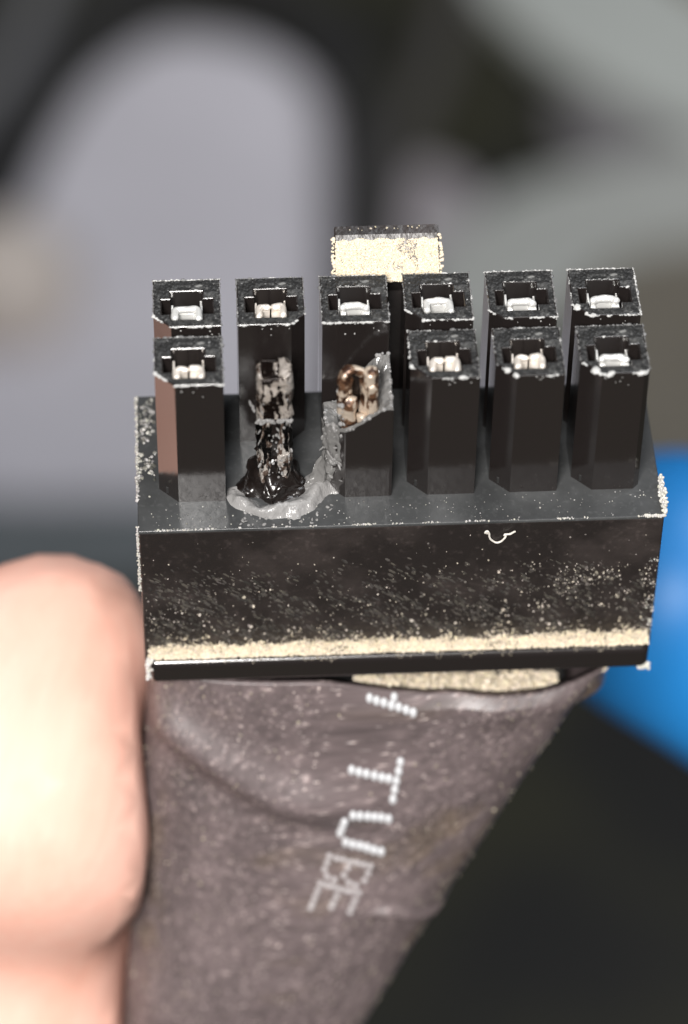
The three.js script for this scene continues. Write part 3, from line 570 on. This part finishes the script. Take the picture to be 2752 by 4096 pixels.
// ------------------------------------------------------------------ the hand that holds the connector
{
  // joints in the connector's frame: bones [x, y, z, radius] pairs
  const bones = [];
  const chain = (...p) => { for (let i = 0; i + 1 < p.length; i++) bones.push([p[i], p[i + 1]]); };
  const wrist = [-128, -58, -26, 20];
  chain([-15.6, -15.5, -0.6, 6.4], [-24, -15.9, -0.6, 6.9], [-38, -17.2, -0.6, 8.0], [-66, -26, -5, 10.5], [-98, -44, -14, 14], wrist);             // thumb
  bones.push([[-12.9, -12.4, -4.0, 3.8], [-13.0, -17.4, 1.2, 4.1]]);                                                                        // blunt tip of the pad
  chain([-6, -24.6, -6.4, 6.2], [-22, -28, -11.5, 7.0], [-44, -30, -20, 8.0], [-78, -30, -44, 10], wrist);                              // index, behind the sleeve
  chain([-15.8, -27.6, 1.8, 6.4], [-30, -32, -3.5, 7.3], [-50, -38, -20, 8.3], [-84, -40, -44, 10.5], wrist);                                 // middle
  chain([-22, -44, 0, 6.6], [-34, -48, -6, 7.2], [-54, -51, -20, 8], [-86, -53, -40, 10.5], wrist);                                       // ring
  chain([-32, -59, -2, 5.6], [-42, -62, -8, 6.2], [-58, -64, -18, 7], [-88, -66, -34, 9.5], wrist);                                       // little
  chain([-128, -54, -34, 19], [-128, -62, -18, 18]); chain([-78, -30, -42, 10], [-84, -40, -42, 11], [-86, -53, -38, 11], [-88, -66, -33, 9.5]);
  chain(wrist, [-170, -72, -24, 24]); chain([-170, -72, -24, 24], [-215, -86, -22, 28]);
  const cap = (x, y, z, [a, b]) => {
    const bx = b[0] - a[0], by = b[1] - a[1], bz = b[2] - a[2], px = x - a[0], py = y - a[1], pz = z - a[2];
    const t = clamp((px * bx + py * by + pz * bz) / (bx * bx + by * by + bz * bz));
    return Math.hypot(px - t * bx, py - t * by, pz - t * bz) - lerp(a[3], b[3], t);
  };
  const smin = (a, b, k) => { const h = Math.max(k - Math.abs(a - b), 0) / k; return Math.min(a, b) - h * h * k * 0.25; };
  const box = (x, y, z, x0, x1, y0, y1, z0, z1) => { const dx = Math.max(x0 - x, x - x1), dy = Math.max(y0 - y, y - y1), dz = Math.max(z0 - z, z - z1); return Math.hypot(Math.max(dx, 0), Math.max(dy, 0), Math.max(dz, 0)) + Math.min(Math.max(dx, dy, dz), 0); };
  const creases = [[-12.6, 0.7, 0.45], [-14.2, 0.9, 0.75], [-17.5, 0.9, 0.6], [-20.5, 0.9, 0.5]];
  const sdf = (x, y, z) => {
    let d = 1e9;
    for (const b of bones) d = smin(d, cap(x, y, z, b), 4);
    if (d < 3 && d > -4) {
      for (const [cx, w, amp] of creases) { const q = x - cx + 0.5 * (y + 12) * 0.25; d += amp * smooth(-13.5, -7.5, y + 0.4 * (z - 0.6)) * Math.exp(-(q * q) / (w * w)); }
      d += 0.18 * (fbm(x * 0.35, y * 0.35, z * 0.35, 2) - 0.5);
      d = Math.max(d, -box(x, y, z, XL - 0.06, XR, -7.7, 0.1, ZB - 0.1, ZF + 0.1));
      if (y < -7 && y > -32) { const p = path(-8.2 - y), u = Math.abs((x - p.cx) / (p.a + 0.15)) ** p.n + Math.abs((z - p.cz) / (p.b + 0.15)) ** p.n; d = Math.max(d, (1 - u ** (1 / p.n)) * Math.min(p.a, p.b)); }
    }
    return d;
  };
  // surface nets
  const lo = [-225, -118, -76], hi = [4, 6, 16];
  function net(lo, hi, cell) {
    const n = lo.map((l, i) => Math.ceil((hi[i] - l) / cell) + 1), F = new Float32Array(n[0] * n[1] * n[2]), at = (i, j, k) => (k * n[1] + j) * n[0] + i;
    for (let k = 0; k < n[2]; k++) for (let j = 0; j < n[1]; j++) for (let i = 0; i < n[0]; i++) F[at(i, j, k)] = sdf(lo[0] + i * cell, lo[1] + j * cell, lo[2] + k * cell);
    const id = new Int32Array(F.length).fill(-1), pos = [], idx = [], E = [[0, 1], [2, 3], [4, 5], [6, 7], [0, 2], [1, 3], [4, 6], [5, 7], [0, 4], [1, 5], [2, 6], [3, 7]];
    for (let k = 0; k + 1 < n[2]; k++) for (let j = 0; j + 1 < n[1]; j++) for (let i = 0; i + 1 < n[0]; i++) {
      const v = [0, 1, 2, 3, 4, 5, 6, 7].map((c) => F[at(i + (c & 1), j + ((c >> 1) & 1), k + (c >> 2))]);
      let x = 0, y = 0, z = 0, m = 0;
      for (const [a, b] of E) if ((v[a] < 0) !== (v[b] < 0)) { const t = v[a] / (v[a] - v[b]); x += lerp(a & 1, b & 1, t); y += lerp((a >> 1) & 1, (b >> 1) & 1, t); z += lerp(a >> 2, b >> 2, t); m++; }
      if (m) { id[at(i, j, k)] = pos.length / 3; pos.push(lo[0] + (i + x / m) * cell, lo[1] + (j + y / m) * cell, lo[2] + (k + z / m) * cell); }
    }
    const quad = (a, b, c, d, flip) => { if (a < 0 || b < 0 || c < 0 || d < 0) return; flip ? idx.push(a, c, b, b, c, d) : idx.push(a, b, c, b, d, c); };
    for (let k = 1; k + 1 < n[2]; k++) for (let j = 1; j + 1 < n[1]; j++) for (let i = 1; i + 1 < n[0]; i++) {
      const s = F[at(i, j, k)] < 0;
      if (s !== F[at(i + 1, j, k)] < 0) quad(id[at(i, j - 1, k - 1)], id[at(i, j, k - 1)], id[at(i, j - 1, k)], id[at(i, j, k)], !s);
      if (s !== F[at(i, j + 1, k)] < 0) quad(id[at(i - 1, j, k - 1)], id[at(i, j, k - 1)], id[at(i - 1, j, k)], id[at(i, j, k)], s);
      if (s !== F[at(i, j, k + 1)] < 0) quad(id[at(i - 1, j - 1, k)], id[at(i, j - 1, k)], id[at(i - 1, j, k)], id[at(i, j, k)], !s);
    }
    const g = new THREE.BufferGeometry(); g.setAttribute('position', new THREE.Float32BufferAttribute(pos, 3)); g.setIndex(idx); g.computeVertexNormals();
    const uv = new Float32Array(pos.length / 3 * 2); for (let i = 0; i < pos.length / 3; i++) { uv[2 * i] = pos[3 * i] + 0.3 * pos[3 * i + 2]; uv[2 * i + 1] = pos[3 * i + 1] + 0.7 * pos[3 * i + 2]; }
    g.setAttribute('uv', new THREE.BufferAttribute(uv, 2));
    return g;
  }
  const o = obj('person', net(lo, hi, 1.35), M.skin); o.rotation.y = conn.rotation.y;
  tag(o, 'bare hand pinching the side of the black connector between thumb and fingers', 'person');
}

renderer.render(scene, camera);
